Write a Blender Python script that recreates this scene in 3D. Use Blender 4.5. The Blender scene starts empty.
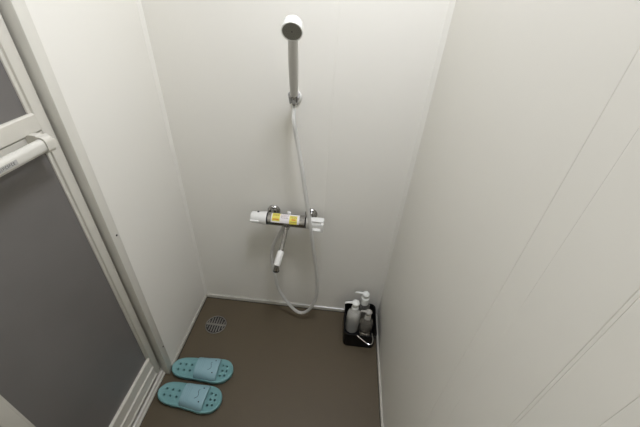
import bpy, bmesh, math, random
from mathutils import Vector, Matrix
random.seed(4)
SC = bpy.context.scene
COL = SC.collection
PI = math.pi

# ------------------------------------------------------------------ camera, light, exposure
cam_data = bpy.data.cameras.new('camera')
cam = bpy.data.objects.new('camera', cam_data)
COL.objects.link(cam)
SC.camera = cam
cam_data.sensor_width = 36.0
cam_data.lens = 322.4136 / 640.0 * 36.0
cam_data.clip_start = 0.01
R_ = Vector((0.99423997, 0.09273445, 0.05373264))
U_ = Vector((-0.09785851, 0.58100373, 0.80799652))
F_ = Vector((-0.04371025, 0.80860064, -0.58673198))
m = Matrix((R_, U_, -F_)).transposed().to_4x4()
m.translation = Vector((0.65811517, -1.12243021, 1.45))
cam.matrix_world = m

world = bpy.data.worlds.new('world')
SC.world = world
world.use_nodes = True
world.node_tree.nodes['Background'].inputs[0].default_value = (0.9, 0.95, 1.0, 1)
world.node_tree.nodes['Background'].inputs[1].default_value = 0.02

SC.view_settings.view_transform = 'Standard'
SC.view_settings.look = 'None'
SC.view_settings.gamma = 1.0
SC.view_settings.use_curve_mapping = False
SC.view_settings.exposure = 0.0

lamp_data = bpy.data.lights.new('ceiling_lamp_light', 'AREA')
lamp_data.shape = 'DISK'
lamp_data.size = 0.34
lamp_data.energy = 14.6
lamp_data.color = (0.965, 1.0, 1.13)
lamp = bpy.data.objects.new('ceiling_lamp_light', lamp_data)
lamp.location = (0.745, -0.60, 2.375)
COL.objects.link(lamp)

# ------------------------------------------------------------------ helpers
def link(name, me, parent=None):
    o = bpy.data.objects.new(name, me)
    COL.objects.link(o)
    if parent is not None:
        o.parent = parent
    return o

def finish(bm, name, mat, parent=None, smooth=True, angle=35):
    bmesh.ops.recalc_face_normals(bm, faces=bm.faces)
    me = bpy.data.meshes.new(name)
    bm.to_mesh(me)
    bm.free()
    for mm in (mat if isinstance(mat, (list, tuple)) else [mat]):
        me.materials.append(mm)
    if smooth:
        for p in me.polygons:
            p.use_smooth = True
        me.set_sharp_from_angle(angle=math.radians(angle))
    return link(name, me, parent)

def empty(name, loc=(0, 0, 0), label=None, cat=None, group=None, rotz=0.0):
    o = bpy.data.objects.new(name, None)
    o.location = loc
    o.rotation_euler = (0, 0, rotz)
    o.empty_display_size = 0.05
    COL.objects.link(o)
    tag(o, label, cat, group)
    return o

def tag(o, label=None, cat=None, group=None, kind=None):
    if label: o['label'] = label
    if cat: o['category'] = cat
    if group: o['group'] = group
    if kind: o['kind'] = kind
    return o

def struct(o, label=None):
    o['kind'] = 'structure'
    if label: o['label'] = label
    return o

def box(bm, x0, x1, y0, y1, z0, z1, bev=0.0, seg=2):
    r = bmesh.ops.create_cube(bm, size=1.0)
    vs = r['verts']
    for v in vs:
        v.co = Vector((x0 + (v.co.x + .5) * (x1 - x0), y0 + (v.co.y + .5) * (y1 - y0), z0 + (v.co.z + .5) * (z1 - z0)))
    if bev > 0:
        es = list({e for v in vs for e in v.link_edges})
        bmesh.ops.bevel(bm, geom=es, offset=bev, segments=seg, affect='EDGES', profile=0.5)

def frame(d):
    d = d.normalized()
    a = Vector((0, 0, 1)) if abs(d.z) < .9 else Vector((1, 0, 0))
    u = d.cross(a).normalized()
    return u, d.cross(u).normalized()

def lathe(bm, prof, origin=(0, 0, 0), axis=(0, 0, 1), n=32, cap=True):
    """prof: list of (distance along axis, radius)"""
    o = Vector(origin); d = Vector(axis).normalized(); u, w = frame(d)
    rings = []
    for h, r in prof:
        if r <= 1e-6:
            rings.append([bm.verts.new(o + d * h)])
        else:
            rings.append([bm.verts.new(o + d * h + (u * math.cos(2 * PI * k / n) + w * math.sin(2 * PI * k / n)) * r) for k in range(n)])
    for a, b in zip(rings, rings[1:]):
        for k in range(n):
            k2 = (k + 1) % n
            if len(a) == 1 and len(b) == 1: break
            if len(a) == 1: bm.faces.new((a[0], b[k], b[k2]))
            elif len(b) == 1: bm.faces.new((a[k], a[k2], b[0]))
            else: bm.faces.new((a[k], a[k2], b[k2], b[k]))
    if cap:
        if len(rings[0]) > 1: bm.faces.new(rings[0])
        if len(rings[-1]) > 1: bm.faces.new(rings[-1])

def spline(pts, n=10):
    P = [Vector(p) for p in pts]
    P = [P[0] * 2 - P[1]] + P + [P[-1] * 2 - P[-2]]
    out = []
    for i in range(1, len(P) - 2):
        a, b, c, d = P[i - 1:i + 3]
        for k in range(n):
            t = k / n
            out.append(0.5 * (2 * b + (c - a) * t + (2 * a - 5 * b + 4 * c - d) * t * t + (3 * b - a - 3 * c + d) * t ** 3))
    out.append(P[-2].copy())
    return out

def tube(bm, pts, r, n=14, radii=None):
    prev = None; rings = []
    u = None
    for i, p in enumerate(pts):
        t = (pts[min(i + 1, len(pts) - 1)] - pts[max(i - 1, 0)]).normalized()
        if u is None: u, w = frame(t)
        else:
            u = (u - t * u.dot(t)).normalized(); w = t.cross(u)
        rr = radii[i] if radii else r
        rings.append([bm.verts.new(p + (u * math.cos(2 * PI * k / n) + w * math.sin(2 * PI * k / n)) * rr) for k in range(n)])
    for a, b in zip(rings, rings[1:]):
        for k in range(n):
            bm.faces.new((a[k], a[(k + 1) % n], b[(k + 1) % n], b[k]))
    bm.faces.new(rings[0]); bm.faces.new(rings[-1])

def extrude_profile(bm, prof, p0, axis, length, caps=True):
    """prof: closed list of 3-D points, swept along axis"""
    a = [bm.verts.new(Vector(p0) + Vector(p)) for p in prof]
    b = [bm.verts.new(Vector(p0) + Vector(p) + Vector(axis) * length) for p in prof]
    n = len(prof)
    for k in range(n):
        bm.faces.new((a[k], a[(k + 1) % n], b[(k + 1) % n], b[k]))
    if caps:
        bm.faces.new(a); bm.faces.new(b)

def mat(name, col, rough=0.5, metal=0.0, noise=None, trans=0.0, ior=1.45, bump=None, coat=0.0, spec=0.5, sss=0.0):
    """noise = (scale, amount): gentle procedural mottling of the surface colour; bump = (scale, strength, distance)"""
    M = bpy.data.materials.new(name)
    M.use_nodes = True
    nt = M.node_tree; b = nt.nodes['Principled BSDF']
    b.inputs['Base Color'].default_value = (*col, 1)
    b.inputs['Roughness'].default_value = rough
    b.inputs['Metallic'].default_value = metal
    b.inputs['IOR'].default_value = ior
    b.inputs['Transmission Weight'].default_value = trans
    b.inputs['Coat Weight'].default_value = coat
    b.inputs['Specular IOR Level'].default_value = spec
    tc = nt.nodes.new('ShaderNodeTexCoord')
    if noise:
        n = nt.nodes.new('ShaderNodeTexNoise'); n.inputs['Scale'].default_value = noise[0]; n.inputs['Detail'].default_value = 4
        nt.links.new(tc.outputs['Object'], n.inputs['Vector'])
        mx = nt.nodes.new('ShaderNodeMix'); mx.data_type = 'RGBA'
        k = noise[1]
        mx.inputs[6].default_value = (*[c * (1 - k) for c in col], 1)
        mx.inputs[7].default_value = (*[min(1, c * (1 + k)) for c in col], 1)
        nt.links.new(n.outputs['Fac'], mx.inputs[0])
        nt.links.new(mx.outputs[2], b.inputs['Base Color'])
    if bump:
        n2 = nt.nodes.new('ShaderNodeTexNoise'); n2.inputs['Scale'].default_value = bump[0]; n2.inputs['Detail'].default_value = 3
        nt.links.new(tc.outputs['Object'], n2.inputs['Vector'])
        bp = nt.nodes.new('ShaderNodeBump'); bp.inputs['Strength'].default_value = bump[1]; bp.inputs['Distance'].default_value = bump[2]
        nt.links.new(n2.outputs['Fac'], bp.inputs['Height'])
        nt.links.new(bp.outputs['Normal'], b.inputs['Normal'])
    return M

M_wall = mat('wall_panel', (0.81, 0.787, 0.712), 0.38, noise=(3.0, 0.012), bump=(9, 0.05, 0.01))
M_bead = mat('corner_bead_plastic', (0.81, 0.787, 0.712), 0.35, noise=(20, 0.02))
M_ceil = mat('ceiling_panel', (0.78, 0.78, 0.76), 0.5, noise=(3, 0.01))
M_floor = mat('floor_resin', (0.096, 0.073, 0.042), 0.55, noise=(5, 0.05), bump=(260, 0.25, 0.002))
M_alu = mat('painted_aluminium', (0.60, 0.575, 0.50), 0.32, noise=(30, 0.03))
M_frame = mat('door_frame_cream', (0.60, 0.575, 0.50), 0.38, noise=(14, 0.02))
M_strip = mat('jamb_cream', (0.66, 0.64, 0.565), 0.4, noise=(14, 0.02))
M_trim = mat('base_trim_metal', (0.46, 0.44, 0.375), 0.28, noise=(30, 0.03))
M_base_strip = mat('base_strip_dark', (0.02, 0.018, 0.014), 0.6, noise=(30, 0.1))
M_glass = mat('smoked_panel', (0.180, 0.168, 0.156), 0.42, noise=(4.0, 0.16), trans=0.15, bump=(500, 0.12, 0.001))
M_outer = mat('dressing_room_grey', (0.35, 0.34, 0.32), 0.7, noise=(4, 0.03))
M_white = mat('white_plastic', (0.76, 0.75, 0.70), 0.25, noise=(40, 0.01))
M_handle = mat('shower_handle_grey', (0.60, 0.585, 0.54), 0.34, noise=(40, 0.01))
M_cradle = mat('clear_white_plastic', (0.74, 0.73, 0.70), 0.2, noise=(40, 0.01), trans=0.55)
M_face = mat('spray_plate_grey', (0.20, 0.195, 0.165), 0.5, noise=(60, 0.05))
M_chrome = mat('chrome', (0.40, 0.39, 0.37), 0.12, metal=1.0, noise=(50, 0.03))
M_dark = mat('dark_rubber', (0.012, 0.011, 0.010), 0.5, noise=(60, 0.1))
M_hose = mat('hose_vinyl', (0.74, 0.73, 0.68), 0.35, noise=(60, 0.02), trans=0.35, ior=1.3)
M_yellow = mat('label_yellow', (0.72, 0.63, 0.10), 0.45, noise=(180, 0.12))
M_label = mat('label_white', (0.80, 0.76, 0.74), 0.45, noise=(100, 0.02))
M_ink = mat('label_ink', (0.20, 0.10, 0.06), 0.6, noise=(100, 0.1))
M_orange = mat('label_orange', (0.65, 0.28, 0.03), 0.5, noise=(100, 0.1))
M_sole = mat('slipper_sole_teal', (0.165, 0.34, 0.335), 0.55, noise=(25, 0.04), bump=(400, 0.1, 0.001))
M_strap = mat('slipper_strap_blue', (0.245, 0.40, 0.43), 0.5, noise=(25, 0.03))
M_mark = mat('slipper_mark_black', (0.012, 0.016, 0.02), 0.6, noise=(100, 0.1))
M_emboss = mat('slipper_emboss', (0.20, 0.335, 0.365), 0.55, noise=(60, 0.05))
M_steel = mat('drain_steel', (0.25, 0.235, 0.205), 0.4, metal=0.55, noise=(60, 0.06))
M_black = mat('black_plastic', (0.005, 0.005, 0.005), 0.5, noise=(40, 0.1), spec=0.2)
M_wire = mat('silver_wire', (0.72, 0.71, 0.68), 0.22, metal=1.0, noise=(80, 0.03))
M_milky = mat('milky_bottle', (0.80, 0.78, 0.70), 0.2, noise=(30, 0.05), trans=0.5, ior=1.35)
M_clear = mat('clear_bottle', (0.80, 0.77, 0.69), 0.10, noise=(30, 0.05), trans=0.88, ior=1.25)
M_brown = mat('brown_clear_bottle', (0.70, 0.65, 0.55), 0.10, noise=(30, 0.08), trans=0.85, ior=1.25)
M_pumpw = mat('pump_white', (0.82, 0.82, 0.76), 0.25, noise=(50, 0.01))
M_pumpg = mat('pump_smoke', (0.42, 0.40, 0.35), 0.3, noise=(50, 0.03))
M_bar = mat('bar_cream', (0.62, 0.60, 0.53), 0.3, noise=(20, 0.01))
M_screw = mat('screw_black', (0.02, 0.02, 0.02), 0.4, metal=0.6, noise=(80, 0.1))
M_plate = mat('name_plate_grey', (0.42, 0.41, 0.38), 0.35, noise=(90, 0.03))
M_plate_ink = mat('name_plate_ink', (0.10, 0.095, 0.085), 0.5, noise=(90, 0.1))

# ------------------------------------------------------------------ room shell
W = 0.9386
YF = -1.62
H = 2.40

bm = bmesh.new(); box(bm, -0.06, W + .004, YF - .004, 0.004, -0.05, 0.0)
struct(finish(bm, 'floor', M_floor, smooth=False))
bm = bmesh.new(); box(bm, -0.05, W + .05, YF - .05, 0.05, H, H + .05)
struct(finish(bm, 'ceiling', M_ceil, smooth=False))

def panel_wall(name, length, seams, place, thick=0.04, height=H, mt=None):
    """A wall of joined panels; shallow V joints are cut in its face. place(s, d, z): s along the wall, d outwards"""
    b = bmesh.new()
    prof = [(0, 0)]
    for s, w, dep in sorted(seams):
        prof += [(s - w, 0), (s - w * .2, dep), (s + w * .2, dep), (s + w, 0)]
    prof += [(length, 0)]
    lo = [b.verts.new(place(s, d, 0)) for s, d in prof]
    hi = [b.verts.new(place(s, d, height)) for s, d in prof]
    for k in range(len(prof) - 1):
        b.faces.new((lo[k], lo[k + 1], hi[k + 1], hi[k]))
    c = [b.verts.new(place(*q)) for q in ((0, thick, 0), (length, thick, 0), (length, thick, height), (0, thick, height))]
    b.faces.new(c)
    b.faces.new((lo[0], hi[0], c[3], c[0])); b.faces.new((lo[-1], hi[-1], c[2], c[1]))
    b.faces.new(lo + [c[1], c[0]]); b.faces.new(hi + [c[2], c[3]])
    return struct(finish(b, name, mt or M_wall, smooth=False))

panel_wall('wall_back', W + .08, [(0.614 + .04, .0009, .0006)], lambda s, d, z: Vector((s - .04, d, z)))
panel_wall('wall_right', -YF + .04, [(0.745, .0010, .0006), (0.799, .0007, .0003), (0.900, .0011, .0007), (0.905, .0008, .0005), (0.962, .0008, .0005),
                                     (1.12, .0013, .001), (1.18, .001, .0007), (1.40, .0012, .001)],
           lambda s, d, z: Vector((W + d, -s, z)))
panel_wall('wall_front', W + .08, [(.45, .001, .0008)], lambda s, d, z: Vector((s - .04, YF - d, z)), mt=M_wall)
DY0, DY1, DH = -0.438, -0.905, 1.98           # door opening in the left wall
bm = bmesh.new()
box(bm, -.06, 0, DY0, 0.0, 0, H)
box(bm, -.06, 0, DY1, DY0, DH, H)
box(bm, -.06, 0, YF - .04, DY1, 0, H)
struct(finish(bm, 'wall_left', M_wall, smooth=False))

# corner beads
def bead(name, sx, x):
    b = bmesh.new()
    prof = [(0, 0, 0), (sx * .0135, 0, 0), (sx * .0125, -.0025, 0), (sx * .006, -.006, 0), (sx * .0025, -.0125, 0), (0, -.0135, 0)]
    extrude_profile(b, prof, (x, 0, 0), (0, 0, 1), H)
    return struct(finish(b, name, M_bead, angle=50))
bead('trim_1', .6, 0.0)
bead('trim_2', -1, W)

# base trims: sloped metal ledge with a dark strip filling the gap under its nose
def base_trim(name, p0, along, inward, length, d=0.010, h=0.015):
    b = bmesh.new()
    i = Vector(inward)
    prof = [Vector((0, 0, .003)), i * d + Vector((0, 0, .003)), i * d + Vector((0, 0, h * .55)), i * (d * .75) + Vector((0, 0, h * .9)),
            i * (d * .3) + Vector((0, 0, h)), Vector((0, 0, h))]
    extrude_profile(b, prof, p0, along, length)
    o = struct(finish(b, name, M_trim, angle=25))
    b = bmesh.new()
    prof = [Vector((0, 0, 0)), i * (d + .002) + Vector((0, 0, 0)), i * (d + .001) + Vector((0, 0, .003)), Vector((0, 0, .003))]
    extrude_profile(b, prof, p0, along, length)
    finish(b, 'base_strip', M_base_strip, o, smooth=False)
    return o
base_trim('baseboard_back', (0, 0, 0), (1, 0, 0), (0, -1, 0), W, 0.010, 0.022)
base_trim('baseboard_left', (0, -.010, 0), (0, -1, 0), (1, 0, 0), 0.40, 0.006, 0.019)
base_trim('baseboard_right', (W, -.010, 0), (0, -1, 0), (-1, 0, 0), -YF - .01, 0.009, 0.014)

# ------------------------------------------------------------------ door and its frame
bm = bmesh.new()
for (y0, y1) in ((-0.4425, -0.411), (DY1 - .03, DY1)):       # jamb strips beside the opening
    box(bm, -.055, 0.004, y0, y1, 0.0, DH + .03, .0015)
box(bm, -.055, 0.004, DY1, DY0, DH, DH + .03, .0015)
struct(finish(bm, 'trim_3', M_strip))
bm = bmesh.new()                                             # threshold: grooved sill under the door
prof = [(.001, 0, 0), (.002, 0, .010), (-.002, 0, .013), (-.005, 0, .026), (-.012, 0, .029), (-.015, 0, .020), (-.022, 0, .020),
        (-.024, 0, .030), (-.030, 0, .030), (-.032, 0, .016), (-.043, 0, .016), (-.043, 0, 0)]
extrude_profile(bm, prof, (-.017, -.437, 0), (0, -1, 0), -DY1 - .437 - .03)
sill = struct(finish(bm, 'trim_4', M_alu, angle=30))

door = empty('door_1', (-.03, -.67, .034))
door['kind'] = 'structure'
door['label'] = 'cream framed shower door with dark smoked panels and a horizontal bar handle'
D0 = Vector(door.location)
def dpart(bm, name, mt, parent=door, **k):
    bmesh.ops.translate(bm, verts=bm.verts, vec=-D0)
    return finish(bm, name, mt, parent, **k)
SY0, SY1 = -.453, -.889                                      # outer edges of the leaf
bm = bmesh.new(); box(bm, -.043, -.018, -.481, SY0, .070, 1.95, .002)
box(bm, -.040, -.024, -.489, -.480, .19, 1.95, .001)
dpart(bm, 'stile', M_frame)
bm = bmesh.new(); box(bm, -.043, -.018, SY1, -.857, .070, 1.95, .002)
box(bm, -.040, -.024, -.858, -.849, .19, 1.95, .001)
dpart(bm, 'stile', M_frame)
bm = bmesh.new()
prof = [(-.043, 0, .070), (-.019, 0, .070), (-.016, 0, .073), (-.020, 0, .078), (-.022, 0, .122), (-.017, 0, .127), (-.022, 0, .131), (-.023, 0, .183), (-.018, 0, .188), (-.022, 0, .192), (-.043, 0, .192)]
extrude_profile(bm, prof, (0, -.481, 0), (0, -1, 0), .376)
dpart(bm, 'bottom_rail', M_alu, angle=20)
bm = bmesh.new()
prof = [(-.043, 0, 1.092), (-.020, 0, 1.092), (-.020, 0, 1.138), (-.024, 0, 1.140), (-.018, 0, 1.142), (-.018, 0, 1.176), (-.021, 0, 1.179), (-.043, 0, 1.179)]
extrude_profile(bm, prof, (0, -.481, 0), (0, -1, 0), .376)
dpart(bm, 'middle_rail', M_frame, angle=25)
bm = bmesh.new(); box(bm, -.043, -.018, -.857, -.481, 1.90, 1.95, .002)
dpart(bm, 'top_rail', M_frame)
bm = bmesh.new(); box(bm, -.034, -.028, -.857, -.481, .18, 1.10)
g = dpart(bm, 'lower_panel', M_glass, smooth=False); g['label'] = 'dark smoked lower door panel'
bm = bmesh.new(); box(bm, -.034, -.028, -.857, -.481, 1.17, 1.905)
g = dpart(bm, 'upper_panel', M_glass, smooth=False); g['label'] = 'dark smoked upper door panel'
# bar handle
def round_bar(bm, x0, x1, z0, z1, y0, y1, r, seg=4):
    pts = []
    for cx, cz, a0 in ((x1 - r, z1 - r, 0), (x0 + r, z1 - r, 90), (x0 + r, z0 + r, 180), (x1 - r, z0 + r, 270)):
        for k in range(seg + 1):
            a = math.radians(a0 + 90 * k / seg)
            pts.append((cx + r * math.cos(a), 0, cz + r * math.sin(a)))
    extrude_profile(bm, pts, (0, y0, 0), (0, 1, 0), y1 - y0)
bm = bmesh.new(); round_bar(bm, .009, .029, 1.115, 1.143, -.84, -.533, .009, 5)
hb = dpart(bm, 'handle', M_bar)
for ya, yb in ((-.532, -.507), (-.864, -.838)):
    bm = bmesh.new(); round_bar(bm, .003, .031, 1.110, 1.147, ya, yb, .011, 5)
    bmesh.ops.bevel(bm, geom=[e for e in bm.edges if abs(e.verts[0].co.y - e.verts[1].co.y) < 1e-6 and (yb - e.verts[0].co.y) < 1e-4], offset=.006, segments=3, affect='EDGES')
    round_bar(bm, -.019, .012, 1.118, 1.147, ya + .006, yb - .004, .010, 4)
    dpart(bm, 'handle_bracket', M_frame, hb)
    
bm = bmesh.new(); box(bm, .0285, .0294, -.650, -.606, 1.1235, 1.1335)
npl = dpart(bm, 'name_plate', M_plate, hb, smooth=False)
npl['label'] = 'small grey name plate'
bm = bmesh.new()
yy = -.647
for wd, kind in ((.0034, 0), (.002, 1), (.004, 2), (.0034, 1), (.0015, 0), (.0034, 2), (.003, 1), (.003, 0)):
    for zz, a in ((1.1308, 1), (1.1285, kind != 1), (1.1262, kind != 2)):
        if a: box(bm, .0293, .0296, yy, yy + wd, zz - .0004, zz + .0004)
    box(bm, .0293, .0296, yy, yy + .0007, 1.1260, 1.1310)
    yy += wd + .0016
bmesh.ops.translate(bm, verts=bm.verts, vec=-D0)
# lettering stays part of the plate's own mesh
me2 = bpy.data.meshes.new('tmp'); bm.to_mesh(me2); bm.free()
bmj = bmesh.new(); bmj.from_mesh(npl.data); nb = len(bmj.faces); bmj.from_mesh(me2); bmj.faces.ensure_lookup_table()
for f in bmj.faces[nb:]: f.material_index = 1
bmj.to_mesh(npl.data); bmj.free(); npl.data.materials.append(M_plate_ink); bpy.data.meshes.remove(me2)

# dressing room beyond the door, unlit
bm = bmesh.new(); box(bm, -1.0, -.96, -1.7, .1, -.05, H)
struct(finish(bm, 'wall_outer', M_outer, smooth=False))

# screws in the jamb strip
for k, (y, z, lab) in enumerate(((-.4225, .785, 'small dark screw halfway up the cream jamb strip'), (-.4195, .18, 'small dark screw low on the cream jamb strip, just above the slippers'))):
    bm = bmesh.new()
    lathe(bm, [(0, .0034), (.0012, .0034), (.0019, .0022), (.0019, .0009), (.0010, .0007)], (.0035, y, z), (1, 0, 0), 14)
    tag(finish(bm, 'screw', M_screw), lab, 'screw', 'screws in the jamb strip')

# ------------------------------------------------------------------ floor drain
dr = empty('floor_drain', (.115, -.173, 0), 'round metal slotted drain grate set in the brown floor', 'drain')
bm = bmesh.new()
lathe(bm, [(.0002, .052), (.0035, .0515), (.0045, .0505), (.0042, .0480), (.0012, .0475), (.0004, .0475)], (0, 0, 0), (0, 0, 1), 40, cap=False)
finish(bm, 'rim', M_steel, dr)
bm = bmesh.new(); lathe(bm, [(.0003, .050), (.0009, .050)], (0, 0, 0), (0, 0, 1), 40)
finish(bm, 'drain_well', M_dark, dr, smooth=False)
bm = bmesh.new()
box(bm, -.047, .047, -.005, .005, .0012, .0054, .001)
for k in range(-3, 4):
    x = k * .0126; hl = math.sqrt(.0435 ** 2 - x * x)
    box(bm, x - .0028, x + .0028, -hl, hl, .0012, .0052, .001)
gr = finish(bm, 'grate', M_steel, dr)

# ------------------------------------------------------------------ hand shower
HB = Vector((.4905, -.058, 1.144)); FC = Vector((.504, -.185, 1.3365))
n_face = Vector((.03, -.848, -.53)).normalized()
hs = empty('hand_shower', (.49, -.06, 1.10), 'white hand shower with grey spray face and long pale hose', 'shower')
H0 = Vector(hs.location)
def hpart(bm, name, mt, parent=hs, **k):
    bmesh.ops.translate(bm, verts=bm.verts, vec=-H0)
    return finish(bm, name, mt, parent, **k)
hd = (FC - n_face * .016 - HB).normalized()
bm = bmesh.new()
top = FC - n_face * .018
L = (top - HB).length
pts = [HB + hd * (L * k / 12) for k in range(13)]
tube(bm, pts, .013, 24, radii=[.0128 + .0022 * math.sin(PI * min(1, k / 11.5)) - .002 * (k == 12) for k in range(13)])
hpart(bm, 'handle', M_handle)
bm = bmesh.new()
lathe(bm, [(-.034, 0), (-.034, .019), (-.032, .0235), (-.028, .0262), (-.002, .0282), (.0005, .0277), (.0005, .0252), (-.003, .0250), (-.003, 0)], FC, n_face, 40)
hpart(bm, 'shower_head', M_white)
bm = bmesh.new()
lathe(bm, [(-.0028, 0.0001), (-.0028, .0249), (-.0006, .0249), (-.0004, .023), (-.0004, 0.0)], FC, n_face, 40, cap=False)
sp = hpart(bm, 'spray_plate', M_face)
sp['label'] = 'grey spray plate with a dark centre dot'
bm = bmesh.new()
u, w = frame(n_face)
lathe(bm, [(-.0004, .0017), (.0003, .0015), (.0003, 0)], FC, n_face, 12)
for rr, nn in ((.008, 8), (.0135, 14), (.019, 20)):
    for k in range(nn):
        a = 2 * PI * k / nn
        lathe(bm, [(-.0004, .0005), (-.0002, .0004), (-.0002, 0)], FC + (u * math.cos(a) + w * math.sin(a)) * rr, n_face, 6)
hpart(bm, 'nozzles', M_dark, sp)
bm = bmesh.new()
lathe(bm, [(0, .0092), (.0035, .0105), (.004, .0088), (.006, .0086), (.026, .0096), (.044, .0084), (.046, .007)], HB, -hd, 20)
hpart(bm, 'hose_nut', M_chrome)
bm = bmesh.new()
E0 = HB - hd * .040
hp = [E0, E0 - hd * .012, (.4935, -.078, 1.062), (.5085, -.083, .985), (.5285, -.100, .893), (.5555, -.115, .732), (.5745, -.116, .608),
      (.599, -.106, .429), (.611, -.098, .293), (.607, -.092, .177), (.570, -.086, .078), (.5225, -.082, .056), (.469, -.075, .110), (.423, -.066, .192),
      (.4045, -.058, .273), (.391, -.052, .366), (.3925, -.051, .436), (.411, -.056, .505), (.440, -.064, .566), (.452, -.068, .606)]
sp_pts = spline(hp, 10)
tube(bm, sp_pts, .0076, 16)
hpart(bm, 'hose', M_hose)

hol = empty('shower_holder', (.488, 0, 1.12), 'small clear and white wall bracket cradling the hand shower', 'shower holder')
bm = bmesh.new()
lathe(bm, [(0, .021), (.006, .021), (.010, .018), (.012, .012)], (0, 0, 0), (0, -1, 0), 28)
finish(bm, 'wall_plate', M_white, hol)
bm = bmesh.new()
cdir = hd
c0 = HB - hd * .036 - Vector(hol.location)
uu = Vector((1, 0, 0)); uu = (uu - cdir * uu.dot(cdir)).normalized(); ww = cdir.cross(uu)
if ww.y > 0: ww = -ww
N = 20; ring = []
for lvl, ro, ri in ((0.0, .0165, .0118), (.034, .0195, .0138)):
    po, pi_ = [], []
    for k in range(N + 1):
        a = math.radians(52 + 256 * k / N)
        dirv = uu * math.sin(a) * 1 + ww * math.cos(a)
        po.append(bm.verts.new(c0 + cdir * lvl + dirv * ro)); pi_.append(bm.verts.new(c0 + cdir * lvl + dirv * ri))
    ring.append((po, pi_))
(ao, ai), (bo, bi) = ring
for k in range(N):
    bm.faces.new((ao[k], ao[k + 1], bo[k + 1], bo[k])); bm.faces.new((ai[k], ai[k + 1], bi[k + 1], bi[k]))
    bm.faces.new((ao[k], ao[k + 1], ai[k + 1], ai[k])); bm.faces.new((bo[k], bo[k + 1], bi[k + 1], bi[k]))
for k in (0, N): bm.faces.new((ao[k], ai[k], bi[k], bo[k]))
box(bm, -.008, .008, -.058, -.008, -.008, .012, .003)
finish(bm, 'cradle', M_cradle, hol)

# ------------------------------------------------------------------ thermostatic mixer tap
VY, VZ = -.070, .636
mx = empty('mixer_tap', (.464, 0, VZ), 'chrome thermostatic bath mixer with white end knobs and yellow warning label', 'tap')
V0 = Vector(mx.location)
def vpart(bm, name, mt, parent=mx, **k):
    bmesh.ops.translate(bm, verts=bm.verts, vec=-V0)
    return finish(bm, name, mt, parent, **k)
RB = .0268
bm = bmesh.new()
lathe(bm, [(0, .020), (.001, RB - .002), (.003, RB), (.156, RB), (.158, RB - .002), (.159, .020)], (.386, VY, VZ), (1, 0, 0), 40)
lathe(bm, [(-.004, .017), (.012, .0165), (.016, .013), (.022, .012)], (.464, VY, VZ - .022), (0, -.18, -1), 24)
vpart(bm, 'body', M_chrome)
for xr in (.3835, .5445):
    bm = bmesh.new(); lathe(bm, [(0, .0264), (.0033, .0264)], (xr, VY, VZ), (1, 0, 0), 36)
    vpart(bm, 'seal_ring', M_dark)
# temperature knob at the left end
bm = bmesh.new()
lathe(bm, [(0, 0), (0, .019), (.003, .0228), (.006, .0242), (.040, .0256), (.054, .0276), (.0655, .0282), (.0675, .0272), (.0675, .015)], (.316, VY, VZ), (1, 0, 0), 40)
box(bm, .317, .354, VY - .0315, VY - .020, VZ - .004, VZ + .004, .002)
tk = vpart(bm, 'temperature_knob', M_white)
tk['label'] = 'white ridged temperature knob on the left end'
bm = bmesh.new()
lathe(bm, [(0, .0045), (.0028, .0040), (.0032, 0)], (.346, VY + .0055, VZ + .0240), (0, .15, 1), 16)
vpart(bm, 'lock_button', M_dark, tk)
# flow lever at the right end
bm = bmesh.new()
lathe(bm, [(0, .015), (0, .0258), (.002, .0268), (.015, .0268), (.018, .0255), (.0185, .0225), (.060, .0215), (.0625, .019), (.0625, 0)], (.5475, VY, VZ), (1, 0, 0), 40)
box(bm, .570, .6205, VY - .0335, VY - .008, VZ - .022, VZ - .013, .003)
box(bm, .6085, .6205, VY - .0335, VY + .006, VZ - .020, VZ + .018, .004)
box(bm, .572, .6205, VY - .020, VY + .010, VZ + .0165, VZ + .0235, .003)
fk = vpart(bm, 'flow_knob', M_white)
fk['label'] = 'white lever knob with a cut-out on the right end'
# wall unions
for x in (.398, .560):
    bm = bmesh.new()
    lathe(bm, [(0, .027), (.005, .027), (.010, .023), (.012, .016), (.030, .0145), (.046, .0145), (.060, .013)], (x, -.0005, VZ - .006), (0, -1, 0), 32)
    lathe(bm, [(0, .0172), (.014, .0172)], (x, -.030, VZ - .004), (0, -1, 0), 6)
    for dx in (-.012, .013):
        lathe(bm, [(0, .0075), (.016, .0075), (.018, .006)], (x + dx, -.036, VZ + .008), (0, 0, 1), 16)
    wu = vpart(bm, 'wall_union', M_chrome)
bm = bmesh.new()
lathe(bm, [(0, .008), (.010, .008), (.0125, .0055), (.0125, 0)], (.474, VY + .008, VZ + .024), (0, .25, 1), 20)
vpart(bm, 'check_valve_cap', M_white)
# warning label round the front of the body
def patch(bm, x0, x1, a0, a1, r, n=8):
    lo, hi = [], []
    for k in range(n + 1):
        a = math.radians(a0 + (a1 - a0) * k / n)
        y = VY - math.cos(a) * r; z = VZ + math.sin(a) * r
        lo.append(bm.verts.new((x0, y, z))); hi.append(bm.verts.new((x1, y, z)))
    for k in range(n): bm.faces.new((lo[k], lo[k + 1], hi[k + 1], hi[k]))
bm = bmesh.new(); patch(bm, .404, .520, 6, 100, RB + .0003, 14)
lb = vpart(bm, 'warning_label', M_label)
lb['label'] = 'white and yellow printed warning label'
bm = bmesh.new()
patch(bm, .408, .440, 20, 98, RB + .0006, 12)
vpart(bm, 'yellow_patch', M_yellow, lb)
bm = bmesh.new()
patch(bm, .479, .511, 4, 82, RB + .0006, 12)
vpart(bm, 'yellow_patch', M_yellow, lb)
bm = bmesh.new()
rnd = random.Random(3)
for a in (88, 76, 64, 52):
    x = .444
    while x < .473:
        wd = rnd.uniform(.002, .005)
        patch(bm, x, x + wd, a - 2.6, a + 2.6, RB + .0009, 2); x += wd + .0025
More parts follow.
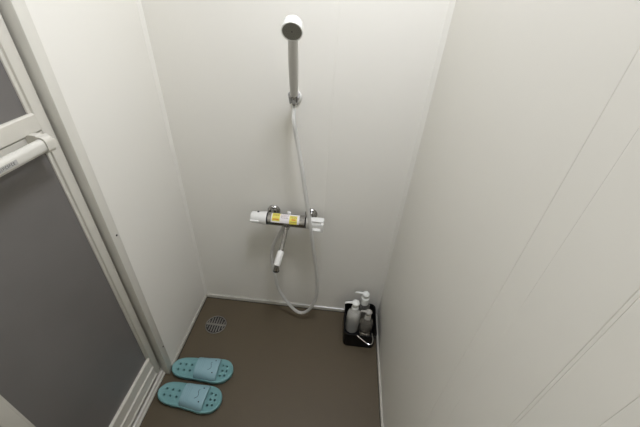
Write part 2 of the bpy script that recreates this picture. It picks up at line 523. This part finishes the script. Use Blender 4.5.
for xb, aa in ((.410, (80, 70)), (.482, (72, 60, 24))):
    for a in aa:
        x = xb + .002
        while x < xb + .026:
            wd = rnd.uniform(.002, .005)
            patch(bm, x, x + wd, a - 2.2, a + 2.2, RB + .0009, 2); x += wd + .002
vpart(bm, 'printing', M_ink, lb)
bm = bmesh.new()
patch(bm, .412, .436, 30, 42, RB + .0009, 4)
vpart(bm, 'orange_print', M_orange, lb)
bm = bmesh.new()
patch(bm, .488, .505, 38, 50, RB + .0009, 4)
vpart(bm, 'orange_print', M_orange, lb)
# spout arm
S0 = Vector((.4635, -.076, .606)); S1 = Vector((.4643, -.196, .607))
sp_path = spline([(.464, -.074, .604), (.4625, -.090, .586), (.4588, -.122, .556), (.4535, -.165, .524), (.4485, -.196, .500)], 8)
bm = bmesh.new(); tube(bm, sp_path, .0092, 18)
lathe(bm, [(0, .0125), (.012, .0125), (.014, .0095)], (.464, -.074, .608), (-.05, -.55, -.8), 20)
sa = vpart(bm, 'spout', M_chrome)
e0 = sp_path[-7]; e1 = sp_path[-1]
dirw = Vector((-.0125, -.062, -.105)).normalized()
bm = bmesh.new()
q0 = Vector((.4560, -.150, .5360)); q1 = Vector((.4452, -.200, .4965))
ln = (q1 - q0).length
lathe(bm, [(0, 0), (0, .009), (.003, .0125), (.008, .0136), (ln - .006, .0136), (ln - .001, .0120), (ln, .009), (ln, 0)], q0, (q1 - q0), 28)
wt = vpart(bm, 'spout_grip', M_white, sa); wt['label'] = 'white sleeve on the chrome spout'
bm = bmesh.new()
q2 = q1 + (q1 - q0).normalized() * -.002
lathe(bm, [(0, .010), (.008, .0112), (.024, .0124), (.026, .0105)], q2, (Vector((-.08, -.12, -1))), 24)
vpart(bm, 'spout_tip', M_chrome, sa)
bm = bmesh.new()
lathe(bm, [(.0235, .0128), (.0285, .0128), (.0285, 0)], q2, (Vector((-.08, -.12, -1))), 24)
vpart(bm, 'aerator', M_dark, sa)

# ------------------------------------------------------------------ slippers
SL = .275
def half_width(t, side):
    """side +1 inner, -1 outer; t 0 heel .. 1 toe"""
    xs = [0, .02, .06, .14, .28, .42, .56, .70, .82, .91, .965, .99, 1.0]
    inn = [.0, .016, .029, .039, .0435, .0435, .0455, .0495, .0500, .0430, .029, .015, .0]
    out = [.0, .016, .029, .040, .0445, .0450, .0480, .0520, .0505, .0410, .027, .014, .0]
    a = inn if side > 0 else out
    for k in range(len(xs) - 1):
        if xs[k] <= t <= xs[k + 1]:
            f = (t - xs[k]) / (xs[k + 1] - xs[k])
            return (a[k] + (a[k + 1] - a[k]) * f) * 1.07
    return 0

def outline(n=56):
    pts = []
    ts = [0.5 - 0.5 * math.cos(PI * k / n) for k in range(n + 1)]
    for t in ts: pts.append((t * SL, half_width(t, 1)))
    for t in ts[-2:0:-1]: pts.append((t * SL, -half_width(t, -1)))
    # soften the polyline
    for _ in range(3):
        pts = [((pts[i - 1][0] + 2 * p[0] + pts[(i + 1) % len(pts)][0]) / 4, (pts[i - 1][1] + 2 * p[1] + pts[(i + 1) % len(pts)][1]) / 4) for i, p in enumerate(pts)]
    return pts

def bool_cut(o, cutter):
    md = o.modifiers.new('holes', 'BOOLEAN'); md.operation = 'DIFFERENCE'; md.object = cutter; md.solver = 'EXACT'
    dg = bpy.context.evaluated_depsgraph_get(); dg.update()
    me = bpy.data.meshes.new_from_object(o.evaluated_get(dg))
    old = o.data; o.modifiers.clear(); o.data = me
    bpy.data.meshes.remove(old)
    cm = cutter.data
    bpy.data.objects.remove(cutter); bpy.data.meshes.remove(cm)
    return o

def make_slipper(label):
    root = empty('slipper', (0, 0, 0), label, 'slipper', 'pair of teal slippers')
    ol = outline(); n = len(ol)
    cx = SL * .5
    bm = bmesh.new(); rings = []
    def lev(inset, z, wav=0.0):
        r = []
        for i, (x, y) in enumerate(ol):
            d = inset + wav * (0.5 + 0.5 * math.cos(i * 2 * PI / 8))
            r.append(bm.verts.new((cx + (x - cx) * (1 - d / (SL * .5)), y * (1 - d / .048), z)))
        return r
    for a in ((.006, 0), (.0025, .004, .0025), (.0015, .010, .002), (.0005, .016), (0, .022), (.001, .0265), (.004, .0285), (.0075, .0280), (.010, .0262)):
        rings.append(lev(*a))
    for a, b in zip(rings, rings[1:]):
        for k in range(n): bm.faces.new((a[k], a[(k + 1) % n], b[(k + 1) % n], b[k]))
    bm.faces.new(rings[0]); bm.faces.new(rings[-1])
    sole = finish(bm, 'sole', M_sole, root, angle=40)
    cb = bmesh.new()
    for i in range(3):
        for j in (-1, 1):
            lathe(cb, [(-.01, .0035), (.05, .0056)], (.034 + .0265 * i, j * .0125 - .001, 0), (0, 0, 1), 12)
    for i in range(2):
        for j in (-1, 0, 1):
            lathe(cb, [(-.01, .0035), (.05, .0056)], (.228 + .0185 * i - .004 * abs(j), j * .023 * (1 - .12 * i), 0), (0, 0, 1), 12)
    for i in range(3):
        for j in (-1, 0, 1):
            lathe(cb, [(-.01, .0035), (.05, .0056)], (.130 + .030 * i, j * .024, 0), (0, 0, 1), 12)
    cut = finish(cb, 'cut', M_sole, smooth=False)
    sole = bool_cut(sole, cut)
    # strap: arched band from side to side, open toe
    X0, X1 = .117, .214
    def surf(u, v, off=0.0):
        """u 0..1 side to side, v 0..1 heel side to toe side"""
        a = PI * (1 - u)
        x0 = X0 - .004 * (1 - math.sin(a)) ; x1 = X1 - .004 * (1 - math.sin(a))
        x = x0 + (x1 - x0) * v
        t = x / SL
        wl = half_width(t, 1) / 1.07 - .0012; wr = half_width(t, -1) / 1.07 - .0012
        hgt = (.051 - .009 * v)
        c = math.cos(a)
        cc = math.copysign(abs(c) ** .72, c)
        y = (wl if cc > 0 else wr) * cc
        z = .012 + hgt * math.sin(a) ** .62
        p = Vector((x, y, z))
        return p + Vector((0, c, math.sin(a))).normalized() * off
    NU, NV = 32, 12
    bm = bmesh.new()
    def grid(off):
        return [[bm.verts.new(surf(i / NU, j / NV, off - (.0012 if j in (0, NV) and off > 0 else 0))) for j in range(NV + 1)] for i in range(NU + 1)]
    A = grid(.0018); B = grid(-.0022)
    for i in range(NU):
        for j in range(NV):
            bm.faces.new((A[i][j], A[i + 1][j], A[i + 1][j + 1], A[i][j + 1]))
            bm.faces.new((B[i][j], B[i + 1][j], B[i + 1][j + 1], B[i][j + 1]))
        bm.faces.new((A[i][0], A[i + 1][0], B[i + 1][0], B[i][0])); bm.faces.new((A[i][NV], A[i + 1][NV], B[i + 1][NV], B[i][NV]))
    for j in range(NV):
        bm.faces.new((A[0][j], A[0][j + 1], B[0][j + 1], B[0][j])); bm.faces.new((A[NU][j], A[NU][j + 1], B[NU][j + 1], B[NU][j]))
    strap = finish(bm, 'strap', M_strap, root, angle=50)
    strap['label'] = 'pale blue strap with a printed smiling face'
    # printed face: two eyes and a curved mouth
    bm = bmesh.new()
    for uu_ in (.364, .636):
        c = surf(uu_, .80, .0018); nrm = (surf(uu_, .80, .01) - surf(uu_, .80, 0)).normalized()
        lathe(bm, [(-.001, .0030), (.0004, .0028), (.0006, 0)], c, nrm, 12)
    mp = []
    for k in range(17):
        f = k / 16
        mp.append(surf(.415 + .16 * f, .60 + .10 * f + .05 * math.sin(2 * PI * (f - .1)), .0019))
    tube(bm, mp, .0009, 6)
    finish(bm, 'printed_face', M_mark, strap)
    bm = bmesh.new()
    for vv, ua, ub in ((.16, .3, .66), (.24, .34, .7), (.32, .3, .62)):
        tube(bm, [surf(ua + (ub - ua) * k / 10, vv, .0016) for k in range(11)], .0008, 6)
    finish(bm, 'embossed_lines', M_emboss, strap)
    return root

def copy_tree(o, parent=None):
    c = o.copy(); COL.objects.link(c)
    if parent is not None: c.parent = parent
    for ch in list(o.children): copy_tree(ch, c)
    return c

s1 = make_slipper('teal slipper nearer the drain, touching the left wall with its heel')
s1.location = (.0062, -.416, .0); s1.rotation_euler = (0, 0, math.radians(1.0))
s2 = copy_tree(s1)
s2['label'] = 'teal slipper farther from the drain, its heel beside the door sill'
s2.location = (-.002, -.523, .0); s2.rotation_euler = (0, 0, math.radians(-3.0))

# ------------------------------------------------------------------ bottle basket in the corner
bk = empty('basket', (.838, -.1135, 0), 'black plastic tub with a silver wire loop in the floor corner', 'basket')
def rrect(hx, hy, r, z, seg=6):
    out = []
    for sx, sy, a0 in ((1, 1, 0), (-1, 1, 90), (-1, -1, 180), (1, -1, 270)):
        for k in range(seg + 1):
            a = math.radians(a0 + 90 * k / seg)
            out.append(Vector((sx * (hx - r) + r * math.cos(a), sy * (hy - r) + r * math.sin(a), z)))
    return out
bm = bmesh.new()
rings = []
for hx, hy, r, z in ((.072, .089, .018, 0), (.0745, .0915, .020, .003), (.0765, .0945, .022, .096), (.079, .098, .024, .098), (.079, .098, .024, .102), (.0745, .0930, .02, .102), (.0740, .0925, .02, .098), (.072, .089, .018, .006)):
    rings.append([bm.verts.new(p) for p in rrect(hx, hy, r, z)])
for a, b in zip(rings, rings[1:]):
    n = len(a)
    for k in range(n): bm.faces.new((a[k], a[(k + 1) % n], b[(k + 1) % n], b[k]))
bm.faces.new(rings[0]); bm.faces.new(rings[-1])
finish(bm, 'tub', M_black, bk, angle=40)
bm = bmesh.new()  # thin silver loop lying over the tub's front right rim
wp = spline([(.8225, -.2105, .101), (.844, -.229, .102), (.869, -.248, .103), (.883, -.250, .103), (.8925, -.240, .103), (.8955, -.222, .103), (.8942, -.2055, .102), (.893, -.190, .101)], 8)
tube(bm, [p - Vector(bk.location) for p in wp], .0022, 8)
wh = finish(bm, 'handle', M_wire, bk); wh['label'] = 'silver wire loop'

def bottle(name, loc, label, body_mat, pump_mat, prof, collar_r, collar_h, top, yaw, noz=.050, head_r=.017):
    b = empty(name, loc, label, 'bottle', 'pump bottles in the black tub', yaw)
    bm = bmesh.new(); lathe(bm, prof, (0, 0, 0), (0, 0, 1), 32)
    finish(bm, 'body', body_mat, b, angle=40)
    zc = prof[-1][0]
    bm = bmesh.new()
    lathe(bm, [(zc - .010, collar_r), (zc + collar_h - .003, collar_r * .97), (zc + collar_h, collar_r * .8), (zc + collar_h, .0065), (top - .012, .0065), (top - .012, 0)], (0, 0, 0), (0, 0, 1), 28)
    finish(bm, 'collar', pump_mat, b, angle=40)
    bm = bmesh.new()
    lathe(bm, [(top - .016, .008), (top - .014, head_r * .9), (top - .008, head_r), (top - .002, head_r * .85), (top + .002, head_r * .45), (top + .003, 0)], (0, 0, 0), (0, 0, 1), 28)
    tube(bm, [Vector((-.006, 0, top - .006)), Vector((-noz * .7, 0, top - .006)), Vector((-noz * .93, 0, top - .008)), Vector((-noz, 0, top - .014))], .005, 12, radii=[.0062, .0052, .0046, .0038])
    finish(bm, 'pump', pump_mat, b, angle=40)
    return b
body1 = [(0, 0), (0, .028), (.003, .032), (.02, .033), (.105, .034), (.125, .032), (.138, .024), (.143, .0165), (.150, .016)]
bottle('pump_bottle', (.804, -.106, .0065), 'milky pump bottle with white pump at the left of the black tub', M_milky, M_pumpw, body1,   .0175, .022, .208, math.radians(4), head_r=.0185)
body2 = [(0, 0), (0, .028), (.003, .031), (.02, .032), (.115, .032), (.132, .030), (.146, .022), (.152, .0165), (.158, .016)]
bottle('pump_bottle', (.852, -.056, .0065), 'clear pump bottle with white pump at the back of the black tub, against the wall', M_clear, M_pumpw, body2, .0205, .032, .220, math.radians(-6), head_r=.018)
body3 = [(0, 0), (0, .024), (.003, .027), (.02, .029), (.085, .033), (.105, .030), (.122, .020), (.130, .014), (.136, .0135)]
bottle('pump_bottle', (.869, -.130, .0065), 'dark clear pump bottle with grey pump nearest the right wall', M_brown, M_pumpg, body3, .0150, .016, .180, math.radians(-2), noz=.038, head_r=.0165)
